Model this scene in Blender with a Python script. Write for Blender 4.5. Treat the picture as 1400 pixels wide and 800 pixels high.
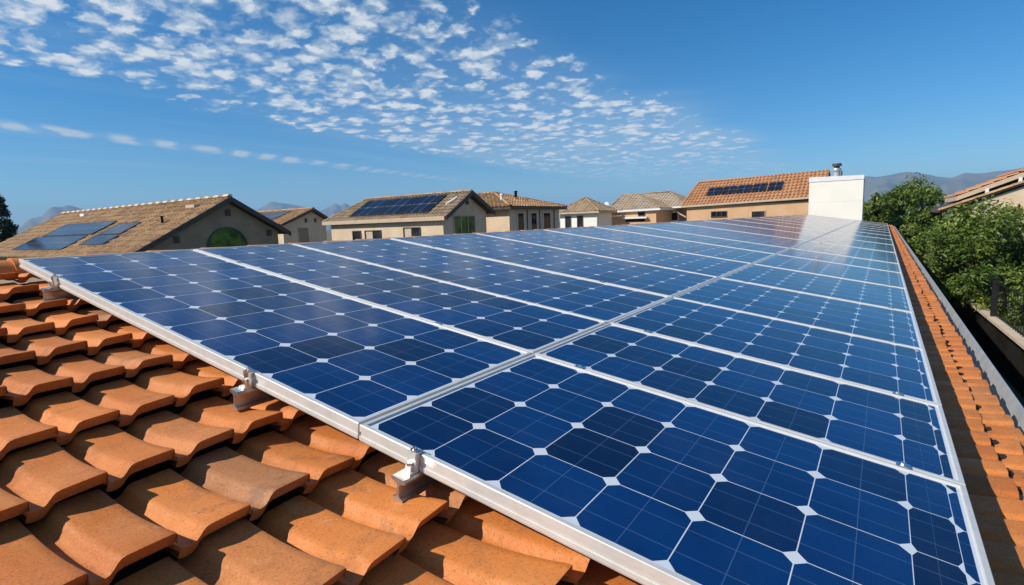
import bpy, math, random
from mathutils import Vector, Matrix
for o in list(bpy.data.objects):
    bpy.data.objects.remove(o)
sc = bpy.context.scene
R = math.radians
PI = math.pi

# ------------------------------------------------------------------ camera
cam_d = bpy.data.cameras.new('camera')
cam = bpy.data.objects.new('camera', cam_d)
sc.collection.objects.link(cam)
sc.camera = cam
cam_d.sensor_width = 36.0
cam_d.lens = 36.0 * 746.565 / 1400.0
cam_d.clip_start = 0.02
cam_d.clip_end = 40000
CAM = Vector((1.055, -0.858, 0.48))
pit, yaw, rol = R(7.232), R(34.20), R(-2.0)
fw = Vector((-math.sin(yaw) * math.cos(pit), math.cos(yaw) * math.cos(pit), -math.sin(pit)))
r0 = Vector((math.cos(yaw), math.sin(yaw), 0))
u0 = r0.cross(fw)
rr = r0 * math.cos(rol) + u0 * math.sin(rol)
uu = u0 * math.cos(rol) - r0 * math.sin(rol)
M = Matrix(((rr.x, uu.x, -fw.x, CAM.x), (rr.y, uu.y, -fw.y, CAM.y), (rr.z, uu.z, -fw.z, CAM.z), (0, 0, 0, 1)))
cam.matrix_world = M

# ------------------------------------------------------------------ light, sky, exposure
TOSUN = Vector((-0.47, -0.63, 0.62)).normalized()
sun_d = bpy.data.lights.new('sun', 'SUN')
sun_d.energy = 5.0
sun_d.angle = R(0.5)
sun_d.color = (1.0, 0.94, 0.85)
sun = bpy.data.objects.new('sun', sun_d)
sc.collection.objects.link(sun)
sun.rotation_euler = (-TOSUN).to_track_quat('-Z', 'Y').to_euler()

sc.view_settings.view_transform = 'Standard'
sc.view_settings.look = 'None'
sc.view_settings.gamma = 1.0
sc.view_settings.exposure = 0.12

world = bpy.data.worlds.new('World')
sc.world = world
world.use_nodes = True
wt = world.node_tree
wt.nodes.clear()


class NT:
    """short node-tree builder"""
    def __init__(s, tree): s.t = tree
    def n(s, typ, **kw):
        nd = s.t.nodes.new(typ)
        for k, v in kw.items():
            setattr(nd, k, v)
        return nd
    def put(s, sock, v):
        if isinstance(v, bpy.types.NodeSocket): s.t.links.new(v, sock)
        elif isinstance(v, bpy.types.Node): s.t.links.new(v.outputs[0], sock)
        else: sock.default_value = v
    def math(s, op, a, b=None, c=None, clamp=False):
        nd = s.n('ShaderNodeMath', operation=op, use_clamp=clamp)
        s.put(nd.inputs[0], a)
        if b is not None: s.put(nd.inputs[1], b)
        if c is not None: s.put(nd.inputs[2], c)
        return nd.outputs[0]
    def mapr(s, v, a, b, c=0.0, d=1.0, kind='SMOOTHSTEP'):
        nd = s.n('ShaderNodeMapRange', interpolation_type=kind)
        for i, x in enumerate((v, a, b, c, d)): s.put(nd.inputs[i], x)
        return nd.outputs[0]
    def noise(s, vec, scale, detail=4, rough=0.5, dist=0.0, out='Fac'):
        nd = s.n('ShaderNodeTexNoise')
        if vec is not None: s.put(nd.inputs['Vector'], vec)
        nd.inputs['Scale'].default_value = scale
        nd.inputs['Detail'].default_value = detail
        nd.inputs['Roughness'].default_value = rough
        nd.inputs['Distortion'].default_value = dist
        return nd.outputs[out]
    def mix(s, f, a, b, blend='MIX'):
        nd = s.n('ShaderNodeMix', data_type='RGBA', blend_type=blend)
        s.put(nd.inputs[0], f)
        for i, x in ((6, a), (7, b)):
            if isinstance(x, (tuple, list)): x = (*x[:3], 1.0)
            s.put(nd.inputs[i], x)
        return nd.outputs[2]
    def sep(s, v):
        nd = s.n('ShaderNodeSeparateXYZ'); s.put(nd.inputs[0], v); return nd.outputs
    def comb(s, x, y, z=0.0):
        nd = s.n('ShaderNodeCombineXYZ')
        for i, q in enumerate((x, y, z)): s.put(nd.inputs[i], q)
        return nd.outputs[0]


W = NT(wt)
sky = W.n('ShaderNodeTexSky', sky_type='NISHITA')
sky.sun_disc = False
sky.sun_elevation = math.asin(TOSUN.z)
sky.sun_rotation = math.atan2(TOSUN.x, TOSUN.y)
sky.altitude = 300
sky.air_density = 1.0
sky.dust_density = 0.1
sky.ozone_density = 2.2
hs = W.n('ShaderNodeHueSaturation')
hs.inputs['Saturation'].default_value = 1.24
hs.inputs['Value'].default_value = 1.0
W.put(hs.inputs['Color'], W.mix(1.0, sky.outputs[0], (0.74, 0.97, 1.14), 'MULTIPLY'))
# cloud layer: the view direction meets a flat sheet high above the ground
tc = W.n('ShaderNodeTexCoord')
sx, sy, sz = W.sep(tc.outputs['Generated'])
zc = W.math('MAXIMUM', sz, 0.012)
px = W.math('DIVIDE', sx, zc)
py = W.math('DIVIDE', sy, zc)
P = W.comb(px, py)
warp = W.noise(P, 0.9, 3, 0.55)
wv = W.math('MULTIPLY', W.math('SUBTRACT', warp, 0.5), 1.3)
pxw = W.math('ADD', px, wv)
# the band widens to the left with distance
leftedge = W.math('MULTIPLY_ADD', W.math('MINIMUM', py, 9.0), -0.20, -4.3)
mL = W.mapr(W.math('SUBTRACT', pxw, leftedge), -0.3, 0.6)
mR = W.mapr(pxw, -0.95, -1.9)
band = W.math('MULTIPLY', mL, mR)
# cloudlets: stretched a little away from the viewer's zenith, as puffs with some height look
rr2 = W.math('ADD', W.math('MULTIPLY', px, px), W.math('MULTIPLY', py, py))
sc_ = W.math('POWER', rr2, -0.20)
PN = W.comb(W.math('MULTIPLY', px, sc_), W.math('MULTIPLY', py, sc_))
vor = W.n('ShaderNodeTexVoronoi', feature='SMOOTH_F1')
vor.inputs['Scale'].default_value = 11.0
vor.inputs['Smoothness'].default_value = 0.35
vor.inputs['Randomness'].default_value = 0.9
nz = W.noise(PN, 17.0, 5, 0.65, out='Color')
off = W.n('ShaderNodeVectorMath', operation='MULTIPLY_ADD')
W.put(off.inputs[0], nz); off.inputs[1].default_value = (0.115, 0.115, 0); W.put(off.inputs[2], PN)
W.put(vor.inputs['Vector'], off.outputs[0])
puff = W.mapr(vor.outputs['Distance'], 0.72, 0.02, 0, 1, 'LINEAR')
vo2 = W.n('ShaderNodeTexVoronoi', feature='SMOOTH_F1')
vo2.inputs['Scale'].default_value = 25.0
vo2.inputs['Smoothness'].default_value = 0.4
W.put(vo2.inputs['Vector'], off.outputs[0])
puff2 = W.mapr(vo2.outputs['Distance'], 0.70, 0.05, 0, 1, 'LINEAR')
puff = W.math('ADD', W.math('MULTIPLY', puff, 0.85), W.math('MULTIPLY', W.math('SUBTRACT', puff2, 0.5), 0.42))
fine = W.noise(PN, 26, 5, 0.6)
big = W.noise(P, 1.25, 3, 0.5)
dens = W.math('ADD', W.math('MULTIPLY', puff, 1.0), W.math('MULTIPLY', W.math('SUBTRACT', fine, 0.5), 0.45))
dens = W.math('ADD', dens, W.math('MULTIPLY', W.math('SUBTRACT', big, 0.5), 0.75))
dens = W.math('SUBTRACT', dens, W.math('MULTIPLY', W.math('SUBTRACT', 1.0, band), 1.35))
dens = W.math('ADD', dens, 0.44)
cl1 = W.mapr(dens, 0.26, 1.05)
cl1 = W.math('MAXIMUM', cl1, W.math('MULTIPLY', W.math('MULTIPLY', band, band), W.mapr(py, 1.0, 8.0, 0.05, 0.42)))
# low thin ripple streak
sedge = W.math('MULTIPLY_ADD', py, -0.2, -6.05)
sd = W.math('ABSOLUTE', W.math('SUBTRACT', px, sedge))
sm = W.mapr(sd, 0.40, 0.03)
rip = W.math('SINE', W.math('ADD', W.math('MULTIPLY', W.math('ADD', py, W.math('MULTIPLY', px, 0.55)), 15.0), W.math('MULTIPLY', warp, 9.0)))
ripm = W.mapr(rip, -1.0, 0.9, 0.16, 1.0)
sm2 = W.math('MULTIPLY', W.math('MULTIPLY', sm, ripm), W.mapr(W.noise(P, 1.7, 3), 0.3, 0.55, 0.35, 1.0))
cl2 = W.math('MULTIPLY', sm2, 1.3, None, True)
# very thin veil near the horizon
veil = W.math('MULTIPLY', W.mapr(W.noise(W.comb(W.math('MULTIPLY', px, 0.5), W.math('MULTIPLY', py, 0.12)), 1.4, 5, 0.6), 0.45, 0.8), W.mapr(px, -1.0, -5.0, 0.0, 0.30))
cl = W.math('MAXIMUM', W.math('MAXIMUM', cl1, cl2), veil)
# unseen cirrus added behind the camera, a white fill for cyan shadows
back = W.math('MULTIPLY', W.mapr(sy, 0.15, -0.35), W.mapr(W.noise(P, 1.1, 5, 0.6), 0.35, 0.7, 0.1, 0.5))
cl = W.math('MAXIMUM', cl, back)
cl = W.math('MULTIPLY', cl, W.mapr(sz, 0.035, 0.13))
cl = W.math('MULTIPLY', cl, 0.93)
ccol = W.mix(W.mapr(dens, 0.45, 1.15), (5.0, 6.2, 7.2), (8.0, 8.4, 8.7))
bg = W.n('ShaderNodeBackground')
W.put(bg.inputs['Color'], W.mix(cl, hs.outputs[0], ccol))
bg.inputs['Strength'].default_value = 0.092
wo = W.n('ShaderNodeOutputWorld')
W.put(wo.inputs['Surface'], bg.outputs[0])

# ------------------------------------------------------------------ materials
def mat(name):
    m = bpy.data.materials.new(name)
    m.use_nodes = True
    t = NT(m.node_tree)
    b = m.node_tree.nodes['Principled BSDF']
    return m, t, b

def bump(t, b, h, strength=0.3, dist=0.01):
    nd = t.n('ShaderNodeBump')
    nd.inputs['Strength'].default_value = strength
    nd.inputs['Distance'].default_value = dist
    t.put(nd.inputs['Height'], h)
    t.put(b.inputs['Normal'], nd.outputs[0])

def obj_co(t):
    return t.n('ShaderNodeTexCoord').outputs['Object']

def simple(name, c1, c2, scale=8, rough=0.6, metal=0.0, bmp=0.0, bscale=None, bd=0.004, lo=0.35, hi=0.65):
    m, t, b = mat(name)
    co = obj_co(t)
    n = t.noise(co, scale, 5, 0.6)
    t.put(b.inputs['Base Color'], t.mix(t.mapr(n, lo, hi), c1, c2))
    b.inputs['Roughness'].default_value = rough
    b.inputs['Metallic'].default_value = metal
    if bmp:
        bump(t, b, t.noise(co, bscale or scale * 6, 4, 0.6), bmp, bd)
    return m

def attr(t, name):
    a = t.n('ShaderNodeAttribute'); a.attribute_name = name
    return a

def clay(name, ramp, grey, spk=260, speck=0.25):
    """fired clay tile: colour from the tile's own number, mottled and gritty"""
    m, t, b = mat(name)
    co = obj_co(t)
    v = attr(t, 'tile').outputs['Fac']
    c = t.mix(t.mapr(v, 0.0, 0.75), ramp[0], ramp[1])
    c = t.mix(t.mapr(v, 0.90, 0.99), c, ramp[2])
    med = t.noise(co, spk * 0.14, 4, 0.7)
    c = t.mix(t.mapr(med, 0.55, 0.75, 0, 0.35), c, grey)
    blot = t.noise(co, 9, 5, 0.65)
    c = t.mix(t.mapr(blot, 0.46, 0.74, 0, 0.75), c, grey)
    blot2 = t.noise(co, 3.1, 4, 0.6)
    c = t.mix(t.mapr(blot2, 0.48, 0.66, 0, 0.6), c, ramp[3])
    sm = t.noise(co, 5.5, 6, 0.72)
    c = t.mix(t.mapr(sm, 0.56, 0.68, 0, 0.45), c, (0.10, 0.060, 0.035))
    pal = t.noise(co, 14, 6, 0.75)
    c = t.mix(t.mapr(pal, 0.57, 0.70, 0, 0.45), c, (0.68, 0.37, 0.18))
    g = t.noise(co, spk, 3, 0.7)
    c = t.mix(t.mapr(g, 0.54, 0.68, 0, speck), c, (0.09, 0.035, 0.015))
    c = t.mix(t.mapr(g, 0.44, 0.28, 0, speck * 0.8), c, (0.62, 0.36, 0.18))
    t.put(b.inputs['Base Color'], c)
    t.put(b.inputs['Roughness'], t.mapr(blot, 0.35, 0.7, 0.55, 0.8))
    b.inputs['Specular IOR Level'].default_value = 0.35
    h = t.math('ADD', t.math('MULTIPLY', g, 0.5), t.noise(co, 60, 4, 0.6))
    bump(t, b, h, 0.35, 0.0025)
    return m

MT = {}
MT['clay'] = clay('terracotta_clay', ((0.50, 0.150, 0.030), (0.66, 0.215, 0.047), (0.32, 0.155, 0.07), (0.56, 0.205, 0.055)), (0.34, 0.130, 0.042), 210, 0.55)
MT['hole_shade'] = simple('tile_hole_shade', (0.02, 0.01, 0.006), (0.035, 0.017, 0.01), 30, 0.9)
MT['tan_tile'] = clay('tan_concrete_tile', ((0.31, 0.165, 0.068), (0.52, 0.31, 0.145), (0.26, 0.16, 0.09), (0.38, 0.22, 0.10)), (0.20, 0.13, 0.07), 30, 0.3)
MT['ridge'] = clay('weathered_ridge_tile', ((0.20, 0.14, 0.09), (0.66, 0.55, 0.42), (0.7, 0.6, 0.48), (0.4, 0.3, 0.2)), (0.3, 0.22, 0.15), 30, 0.2)
MT['grey_tile'] = clay('grey_brown_tile', ((0.29, 0.20, 0.115), (0.42, 0.30, 0.175), (0.24, 0.17, 0.1), (0.33, 0.23, 0.135)), (0.19, 0.14, 0.1), 30, 0.2)
MT['orange_tile'] = clay('orange_roof_tile', ((0.46, 0.2, 0.085), (0.56, 0.27, 0.12), (0.38, 0.2, 0.1), (0.5, 0.25, 0.12)), (0.4, 0.2, 0.1), 30, 0.15)
MT['alu'] = simple('anodised_aluminium', (0.66, 0.635, 0.58), (0.72, 0.695, 0.64), 25, 0.34, 0.25, 0.05, 300, 0.001)
MT['rail'] = simple('mill_aluminium', (0.44, 0.43, 0.41), (0.58, 0.57, 0.54), 30, 0.38, 0.9, 0.1, 200, 0.001)
MT['steel'] = simple('bolt_steel', (0.62, 0.62, 0.61), (0.75, 0.75, 0.74), 40, 0.25, 1.0)
MT['gutter'] = simple('painted_gutter_metal', (0.40, 0.41, 0.41), (0.50, 0.50, 0.49), 5, 0.42, 0.2, 0.1, 40, 0.003)
MT['stucco_beige'] = simple('beige_stucco', (0.62, 0.47, 0.31), (0.69, 0.54, 0.37), 1.3, 0.9, 0, 0.5, 22, 0.02)
MT['stucco_brown'] = simple('brown_stucco', (0.27, 0.205, 0.135), (0.33, 0.255, 0.17), 1.3, 0.9, 0, 0.5, 22, 0.02)
MT['stucco_peach'] = simple('peach_stucco', (0.60, 0.36, 0.19), (0.67, 0.42, 0.24), 1.0, 0.9, 0, 0.5, 22, 0.02)
MT['stucco_white'] = simple('white_render', (0.83, 0.79, 0.69), (0.87, 0.83, 0.73), 0.8, 0.85, 0, 0.3, 30, 0.01)
MT['stucco_grey'] = simple('grey_render', (0.55, 0.54, 0.52), (0.62, 0.61, 0.59), 1.0, 0.85, 0, 0.3, 30, 0.01)
MT['trim'] = simple('trim_paint', (0.50, 0.37, 0.25), (0.56, 0.42, 0.29), 3, 0.7, 0, 0.1)
MT['darkwood'] = simple('dark_wood_and_riser_shade', (0.045, 0.033, 0.026), (0.075, 0.055, 0.042), 6, 0.6, 0, 0.2)  # real wood, and also the painted shade on neighbour tile risers
MT['whitepaint'] = simple('white_paint', (0.72, 0.71, 0.69), (0.8, 0.79, 0.77), 4, 0.5)
MT['black'] = simple('black_iron', (0.012, 0.012, 0.013), (0.025, 0.024, 0.023), 10, 0.45, 0.3)
MT['joint'] = simple('panel_joint', (0.30, 0.27, 0.23), (0.36, 0.32, 0.28), 10, 0.9)
MT['coping'] = simple('concrete_coping', (0.50, 0.40, 0.29), (0.60, 0.50, 0.38), 3, 0.85, 0, 0.4, 40, 0.006)
MT['wall_shade'] = simple('alley_wall_shade', (0.012, 0.010, 0.009), (0.022, 0.019, 0.016), 2, 0.9, 0, 0.4, 20, 0.01)  # near-black colour paints the deep alley shade onto the wall
MT['ground_shade'] = simple('alley_ground_shade', (0.010, 0.008, 0.006), (0.03, 0.022, 0.016), 9, 0.95, 0, 0.8, 40, 0.03)  # ground blackened in its base colour to stand for alley shade
MT['earth'] = simple('dry_earth', (0.16, 0.13, 0.075), (0.10, 0.115, 0.045), 0.05, 0.95, 0, 0.5, 3, 0.03)
MT['lawn'] = simple('yard_soil', (0.035, 0.06, 0.015), (0.09, 0.10, 0.035), 3, 0.95, 0, 0.8, 40, 0.03)
MT['deck'] = simple('roof_underlay', (0.05, 0.035, 0.028), (0.08, 0.055, 0.04), 6, 0.9)
MT['mount'] = simple('dry_scrub_slope', (0.19, 0.17, 0.10), (0.10, 0.115, 0.06), 0.006, 0.95, 0, 0.8, 0.02, 12)
for k_ in ('wall_shade', 'ground_shade'):
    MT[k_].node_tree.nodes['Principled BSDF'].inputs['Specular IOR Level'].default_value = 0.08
MT['bark'] = simple('bark', (0.07, 0.05, 0.035), (0.12, 0.09, 0.065), 12, 0.9, 0, 0.6, 40, 0.01)
MT['flue'] = simple('galvanised_flue', (0.45, 0.44, 0.42), (0.58, 0.57, 0.55), 8, 0.4, 0.6)

def leafmat(name, a, c, bb):
    m, t, b = mat(name)
    v = attr(t, 'leaf').outputs['Fac']
    col = t.mix(t.mapr(v, 0.0, 0.55), a, c)
    col = t.mix(t.mapr(v, 0.6, 1.0), col, bb)
    t.put(b.inputs['Base Color'], col)
    b.inputs['Roughness'].default_value = 0.45
    b.inputs['Specular IOR Level'].default_value = 0.4
    tr = t.n('ShaderNodeBsdfTranslucent')
    t.put(tr.inputs[0], t.mix(0.5, col, bb))
    mx = t.n('ShaderNodeMixShader'); mx.inputs[0].default_value = 0.22
    t.put(mx.inputs[1], b.outputs[0]); t.put(mx.inputs[2], tr.outputs[0])
    out = m.node_tree.nodes['Material Output']
    t.put(out.inputs['Surface'], mx.outputs[0])
    return m
MT['leaf'] = leafmat('green_leaf', (0.035, 0.075, 0.010), (0.115, 0.175, 0.022), (0.30, 0.34, 0.065))
MT['leafdark'] = leafmat('cypress_leaf', (0.010, 0.022, 0.010), (0.02, 0.038, 0.016), (0.035, 0.055, 0.022))

def glassmat(name, c1, c2, rough=0.06):
    m, t, b = mat(name)
    n = t.noise(obj_co(t), 1.6, 4, 0.6)
    t.put(b.inputs['Base Color'], t.mix(t.mapr(n, 0.35, 0.65), c1, c2))
    b.inputs['Roughness'].default_value = rough
    b.inputs['IOR'].default_value = 1.5
    return m
MT['pane'] = glassmat('window_glass', (0.012, 0.014, 0.018), (0.035, 0.04, 0.05))
MT['foliage_reflection'] = glassmat('pane_painted_reflection', (0.02, 0.06, 0.008), (0.13, 0.21, 0.03), 0.25)  # green mottling paints reflected foliage into the pane colour
MT['darkpane'] = glassmat('dark_glass', (0.006, 0.006, 0.008), (0.012, 0.012, 0.014))
MT['curtain'] = simple('curtain', (0.45, 0.36, 0.26), (0.6, 0.5, 0.38), 14, 0.9)

def cellmat(name, blue_a, blue_b, white=(0.62, 0.66, 0.70), line=(0.10, 0.17, 0.30), gap=0.012, ch=0.15, rough=0.10, bus=True, cham=0.88):
    """monocrystalline cells: rounded-off squares on a white back sheet under glass; UV runs in cells"""
    m, t, b = mat(name)
    uv = t.n('ShaderNodeUVMap').outputs[0]
    u, v, _ = t.sep(uv)
    fu = t.math('FRACT', u); fv = t.math('FRACT', v)
    cu = t.math('ABSOLUTE', t.math('SUBTRACT', fu, 0.5))
    cv = t.math('ABSOLUTE', t.math('SUBTRACT', fv, 0.5))
    mx = t.math('MAXIMUM', cu, cv)
    # rounded corners
    qu = t.math('MAXIMUM', t.math('SUBTRACT', cu, 0.5 - ch), 0.0)
    qv = t.math('MAXIMUM', t.math('SUBTRACT', cv, 0.5 - ch), 0.0)
    ql = t.math('SQRT', t.math('ADD', t.math('MULTIPLY', qu, qu), t.math('MULTIPLY', qv, qv)))
    inside = t.math('MULTIPLY', t.math('LESS_THAN', mx, 0.5 - gap * 0.5), t.math('MULTIPLY', t.math('LESS_THAN', ql, ch - gap * 0.3), t.math('LESS_THAN', t.math('ADD', cu, cv), cham)))
    wn = t.n('ShaderNodeTexWhiteNoise', noise_dimensions='3D')
    oi = t.n('ShaderNodeObjectInfo')
    t.put(wn.inputs[0], t.comb(t.math('FLOOR', u), t.math('FLOOR', v), t.math('MULTIPLY', oi.outputs['Random'], 91.0)))
    rnd = wn.outputs['Value']
    col = t.mix(t.math('POWER', rnd, 1.8), blue_a, blue_b)
    # slow drift of tone within the wafer
    dr = t.noise(t.comb(u, v, oi.outputs['Random']), 0.8, 3, 0.6)
    col = t.mix(t.mapr(dr, 0.35, 0.7, 0, 0.35), col, blue_b)
    if bus:
        b1 = t.math('LESS_THAN', t.math('ABSOLUTE', t.math('SUBTRACT', cv, 0.21)), 0.0045)
        b2 = t.math('LESS_THAN', cu, 0.0045)
        ln = t.math('MAXIMUM', t.math('MULTIPLY', b1, 0.55), t.math('MULTIPLY', b2, 0.45))
        # hair-fine collecting fingers read only as a faint grain
        fing = t.math('SINE', t.math('MULTIPLY', fu, 250.0))
        ln = t.math('ADD', ln, t.math('MULTIPLY', t.mapr(fing, 0.6, 1.0), 0.05))
        col = t.mix(ln, col, line)
    col = t.mix(inside, white, col)
    co = obj_co(t)
    dust = t.math('ADD', t.mapr(t.noise(co, 3.0, 6, 0.7), 0.42, 0.8, 0.0, 0.025), t.mapr(t.noise(co, 38, 3, 0.6), 0.73, 0.77, 0.0, 0.10))
    col = t.mix(dust, col, (0.35, 0.33, 0.30))
    t.put(b.inputs['Base Color'], col)
    t.put(b.inputs['Roughness'], t.mapr(t.noise(co, 5, 4, 0.6), 0.3, 0.75, rough, rough + 0.05))
    b.inputs['IOR'].default_value = 1.40
    bump(t, b, t.noise(co, 2.2, 2, 0.5), 0.02, 0.02)
    return m
MT['cells'] = cellmat('solar_cells_under_glass', (0.002, 0.034, 0.140), (0.002, 0.010, 0.042))
MT['farcells'] = cellmat('neighbour_solar_cells', (0.012, 0.020, 0.040), (0.008, 0.012, 0.022), white=(0.16, 0.18, 0.21), gap=0.03, ch=0.05, rough=0.12, bus=False)
MT['backsheet'] = simple('white_backsheet', (0.60, 0.65, 0.70), (0.66, 0.70, 0.74), 10, 0.08)

# ------------------------------------------------------------------ mesh helpers
col = sc.collection

class MB:
    def __init__(s):
        s.v = []; s.f = []; s.mi = []; s.sm = []; s.uv = {}; s.at = []; s.tile = 0.0
    def face(s, pts, mi=0, smooth=False, uv=None):
        i = len(s.v)
        s.v.extend([tuple(p) for p in pts])
        s.f.append(tuple(range(i, i + len(pts))))
        s.mi.append(mi); s.sm.append(smooth); s.at.append(s.tile)
        if uv: s.uv[len(s.f) - 1] = uv
    def grid(s, rows, mi=0, smooth=True, closed=False):
        i = len(s.v); n = len(rows[0])
        for r in rows: s.v.extend([tuple(p) for p in r])
        for a in range(len(rows) - 1):
            for k in range(n - (0 if closed else 1)):
                k2 = (k + 1) % n
                s.f.append((i + a * n + k, i + a * n + k2, i + (a + 1) * n + k2, i + (a + 1) * n + k))
                s.mi.append(mi); s.sm.append(smooth); s.at.append(s.tile)
    def box(s, a, b, mi=0, mtx=None):
        x0, y0, z0 = a; x1, y1, z1 = b
        c = [Vector(p) for p in ((x0, y0, z0), (x1, y0, z0), (x1, y1, z0), (x0, y1, z0), (x0, y0, z1), (x1, y0, z1), (x1, y1, z1), (x0, y1, z1))]
        if mtx is not None: c = [mtx @ p for p in c]
        i = len(s.v); s.v.extend([tuple(p) for p in c])
        for f in ((0, 3, 2, 1), (4, 5, 6, 7), (0, 1, 5, 4), (1, 2, 6, 5), (2, 3, 7, 6), (3, 0, 4, 7)):
            s.f.append(tuple(i + k for k in f)); s.mi.append(mi); s.sm.append(False); s.at.append(s.tile)
    def prism(s, poly, d, mi=0):
        """polygon (list of points) pushed along vector d"""
        d = Vector(d); a = [Vector(p) for p in poly]; b = [p + d for p in a]
        n = len(a)
        s.face(list(reversed(a)), mi); s.face(b, mi)
        for k in range(n):
            k2 = (k + 1) % n
            s.face([a[k], a[k2], b[k2], b[k]], mi)
    def tube(s, pts, rad, seg=8, mi=0, cap=True, smooth=True):
        pts = [Vector(p) for p in pts]
        if not isinstance(rad, (list, tuple)): rad = [rad] * len(pts)
        rows = []
        for k, p in enumerate(pts):
            d = (pts[min(k + 1, len(pts) - 1)] - pts[max(k - 1, 0)]).normalized()
            up = Vector((0, 0, 1)) if abs(d.z) < 0.95 else Vector((1, 0, 0))
            a = d.cross(up).normalized(); b = a.cross(d)
            rows.append([p + a * math.cos(2 * PI * q / seg) * rad[k] + b * math.sin(2 * PI * q / seg) * rad[k] for q in range(seg)])
        s.grid(rows, mi, smooth, True)
        if cap:
            s.face(list(reversed(rows[0])), mi); s.face(rows[-1], mi)
    def build(s, name, mats, parent=None, attrname='tile'):
        me = bpy.data.meshes.new(name)
        me.from_pydata(s.v, [], s.f)
        if not isinstance(mats, (list, tuple)): mats = [mats]
        for m in mats: me.materials.append(m)
        me.polygons.foreach_set('material_index', s.mi)
        me.polygons.foreach_set('use_smooth', s.sm)
        if s.uv:
            L = me.uv_layers.new(name='UVMap')
            for fi, uv in s.uv.items():
                for li, c in zip(me.polygons[fi].loop_indices, uv): L.data[li].uv = c
        if any(s.at):
            A = me.attributes.new(attrname, 'FLOAT', 'FACE')
            A.data.foreach_set('value', s.at)
        me.update()
        o = bpy.data.objects.new(name, me)
        col.objects.link(o)
        if parent is not None: o.parent = parent
        return o

def empty(name, loc=(0, 0, 0), rot=(0, 0, 0)):
    o = bpy.data.objects.new(name, None)
    o.empty_display_size = 0.1
    o.location = loc; o.rotation_euler = rot
    col.objects.link(o)
    return o

def tag(o, label, cat, group=None):
    o['label'] = label; o['category'] = cat
    if group: o['group'] = group
    return o

def structure(o):
    o['kind'] = 'structure'; return o

random.seed(7)
SL = R(9.199)
CS, SN = math.cos(SL), math.sin(SL)
GZ = -3.4                       # street level
def roofpt(u, v, w=0.0):
    return Vector((u * CS + w * SN, v, -u * SN + w * CS))

# ------------------------------------------------------------------ ground, hills, air
g = MB(); g.face([(-7000, -7000, GZ), (7000, -7000, GZ), (7000, 7000, GZ), (-7000, 7000, GZ)])
structure(g.build('ground', MT['earth']))

def range_of_hills(name, az0, az1, dist, prof, depth, seed, base=GZ - 2):
    """a ridge whose crest follows (azimuth, elevation) knots, falling to both sides in spurs"""
    rnd = random.Random(seed)
    N = 150; K = 15
    ph = [rnd.uniform(0, 6.28) for _ in range(12)]
    rows = []
    for j in range(-K, K + 1):
        row = []
        for i in range(N + 1):
            a = az0 + (az1 - az0) * i / N
            for (a1, e1), (a2, e2) in zip(prof, prof[1:]):
                if a1 <= a <= a2:
                    q = (a - a1) / (a2 - a1); q = q * q * (3 - 2 * q) * 0.5 + q * 0.5
                    e = e1 + (e2 - e1) * q; break
            H = dist * math.tan(R(max(e, 0.0)))
            x = (a - az0) * dist * PI / 180
            rough = sum(math.sin(x * (0.006 * 1.9 ** k) + ph[k]) / 1.7 ** k for k in range(5))
            H += rough * 5 * min(1, H / 60)
            t = j / K
            sp = 0.18 * math.sin(x * 0.016 + ph[6] + 2.0 * t) + 0.12 * math.sin(x * 0.037 + ph[7] - 3 * t) + 0.07 * math.sin(x * 0.085 + ph[8] + 4 * t)
            h = H * max(0.0, 1 - abs(t) ** 0.85 * (1 + sp * (1 if abs(t) < 0.99 else 0)))
            h *= 1 + 0.08 * math.sin(x * 0.05 + 9 * t + ph[9]) * abs(t)
            h = min(h, H)
            r = dist + t * depth
            row.append((CAM.x + r * math.sin(R(a)), CAM.y + r * math.cos(R(a)), base + (h + 0.48 - base if h > 0 else 0)))
        rows.append(row)
    m = MB(); m.grid(rows, 0, True)
    return structure(m.build(name, MT['mount']))

range_of_hills('mountain', -84, -66, 4600, [(-84, 0), (-80, 0.3), (-77, 0.7), (-76, 0.95), (-75, 1.75), (-74.4, 1.85), (-73.7, 2.5), (-73.1, 2.45), (-72.7, 2.62), (-71.5, 2.25), (-70, 1.6), (-68, 0.9), (-66, 0)], 900, 3)
range_of_hills('mountain', -64, -40, 5600, [(-64, 0), (-61, 1.3), (-59, 1.9), (-58.2, 2.35), (-57.4, 2.75), (-56.5, 2.6), (-55.5, 2.45), (-54, 2.15), (-53, 1.95), (-52.2, 2.3), (-51.6, 2.62), (-51.1, 2.3), (-50.7, 2.55), (-50, 2.1), (-48, 1.6), (-45, 1.2), (-40, 0)], 1100, 5)
range_of_hills('mountain', -10, 34, 4300, [(-10, 0), (-7, 1.6), (-4, 2.6), (-1.6, 3.0), (-0.6, 2.85), (0.6, 3.0), (1.5, 3.08), (2.6, 2.85), (3.6, 2.55), (4.4, 2.38), (5.3, 2.62), (6.1, 2.5), (7.4, 2.65), (9, 2.9), (13, 3.2), (20, 2.4), (27, 1.5), (34, 0)], 1000, 8)

hz = MB(); hz.box((-7500, -7500, GZ - 3.5), (7500, 7500, 300))
hzo = hz.build('haze', bpy.data.materials.new('haze_air'))
hzo['kind'] = 'stuff'
hm = hzo.data.materials[0]; hm.use_nodes = True
ht = NT(hm.node_tree); hm.node_tree.nodes.clear()
pv = ht.n('ShaderNodeVolumePrincipled')
pv.inputs['Color'].default_value = (0.36, 0.62, 1.0, 1)
pv.inputs['Density'].default_value = 0.00018
pv.inputs['Anisotropy'].default_value = 0.0
ho = ht.n('ShaderNodeOutputMaterial')
ht.put(ho.inputs['Volume'], pv.outputs[0])

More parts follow.
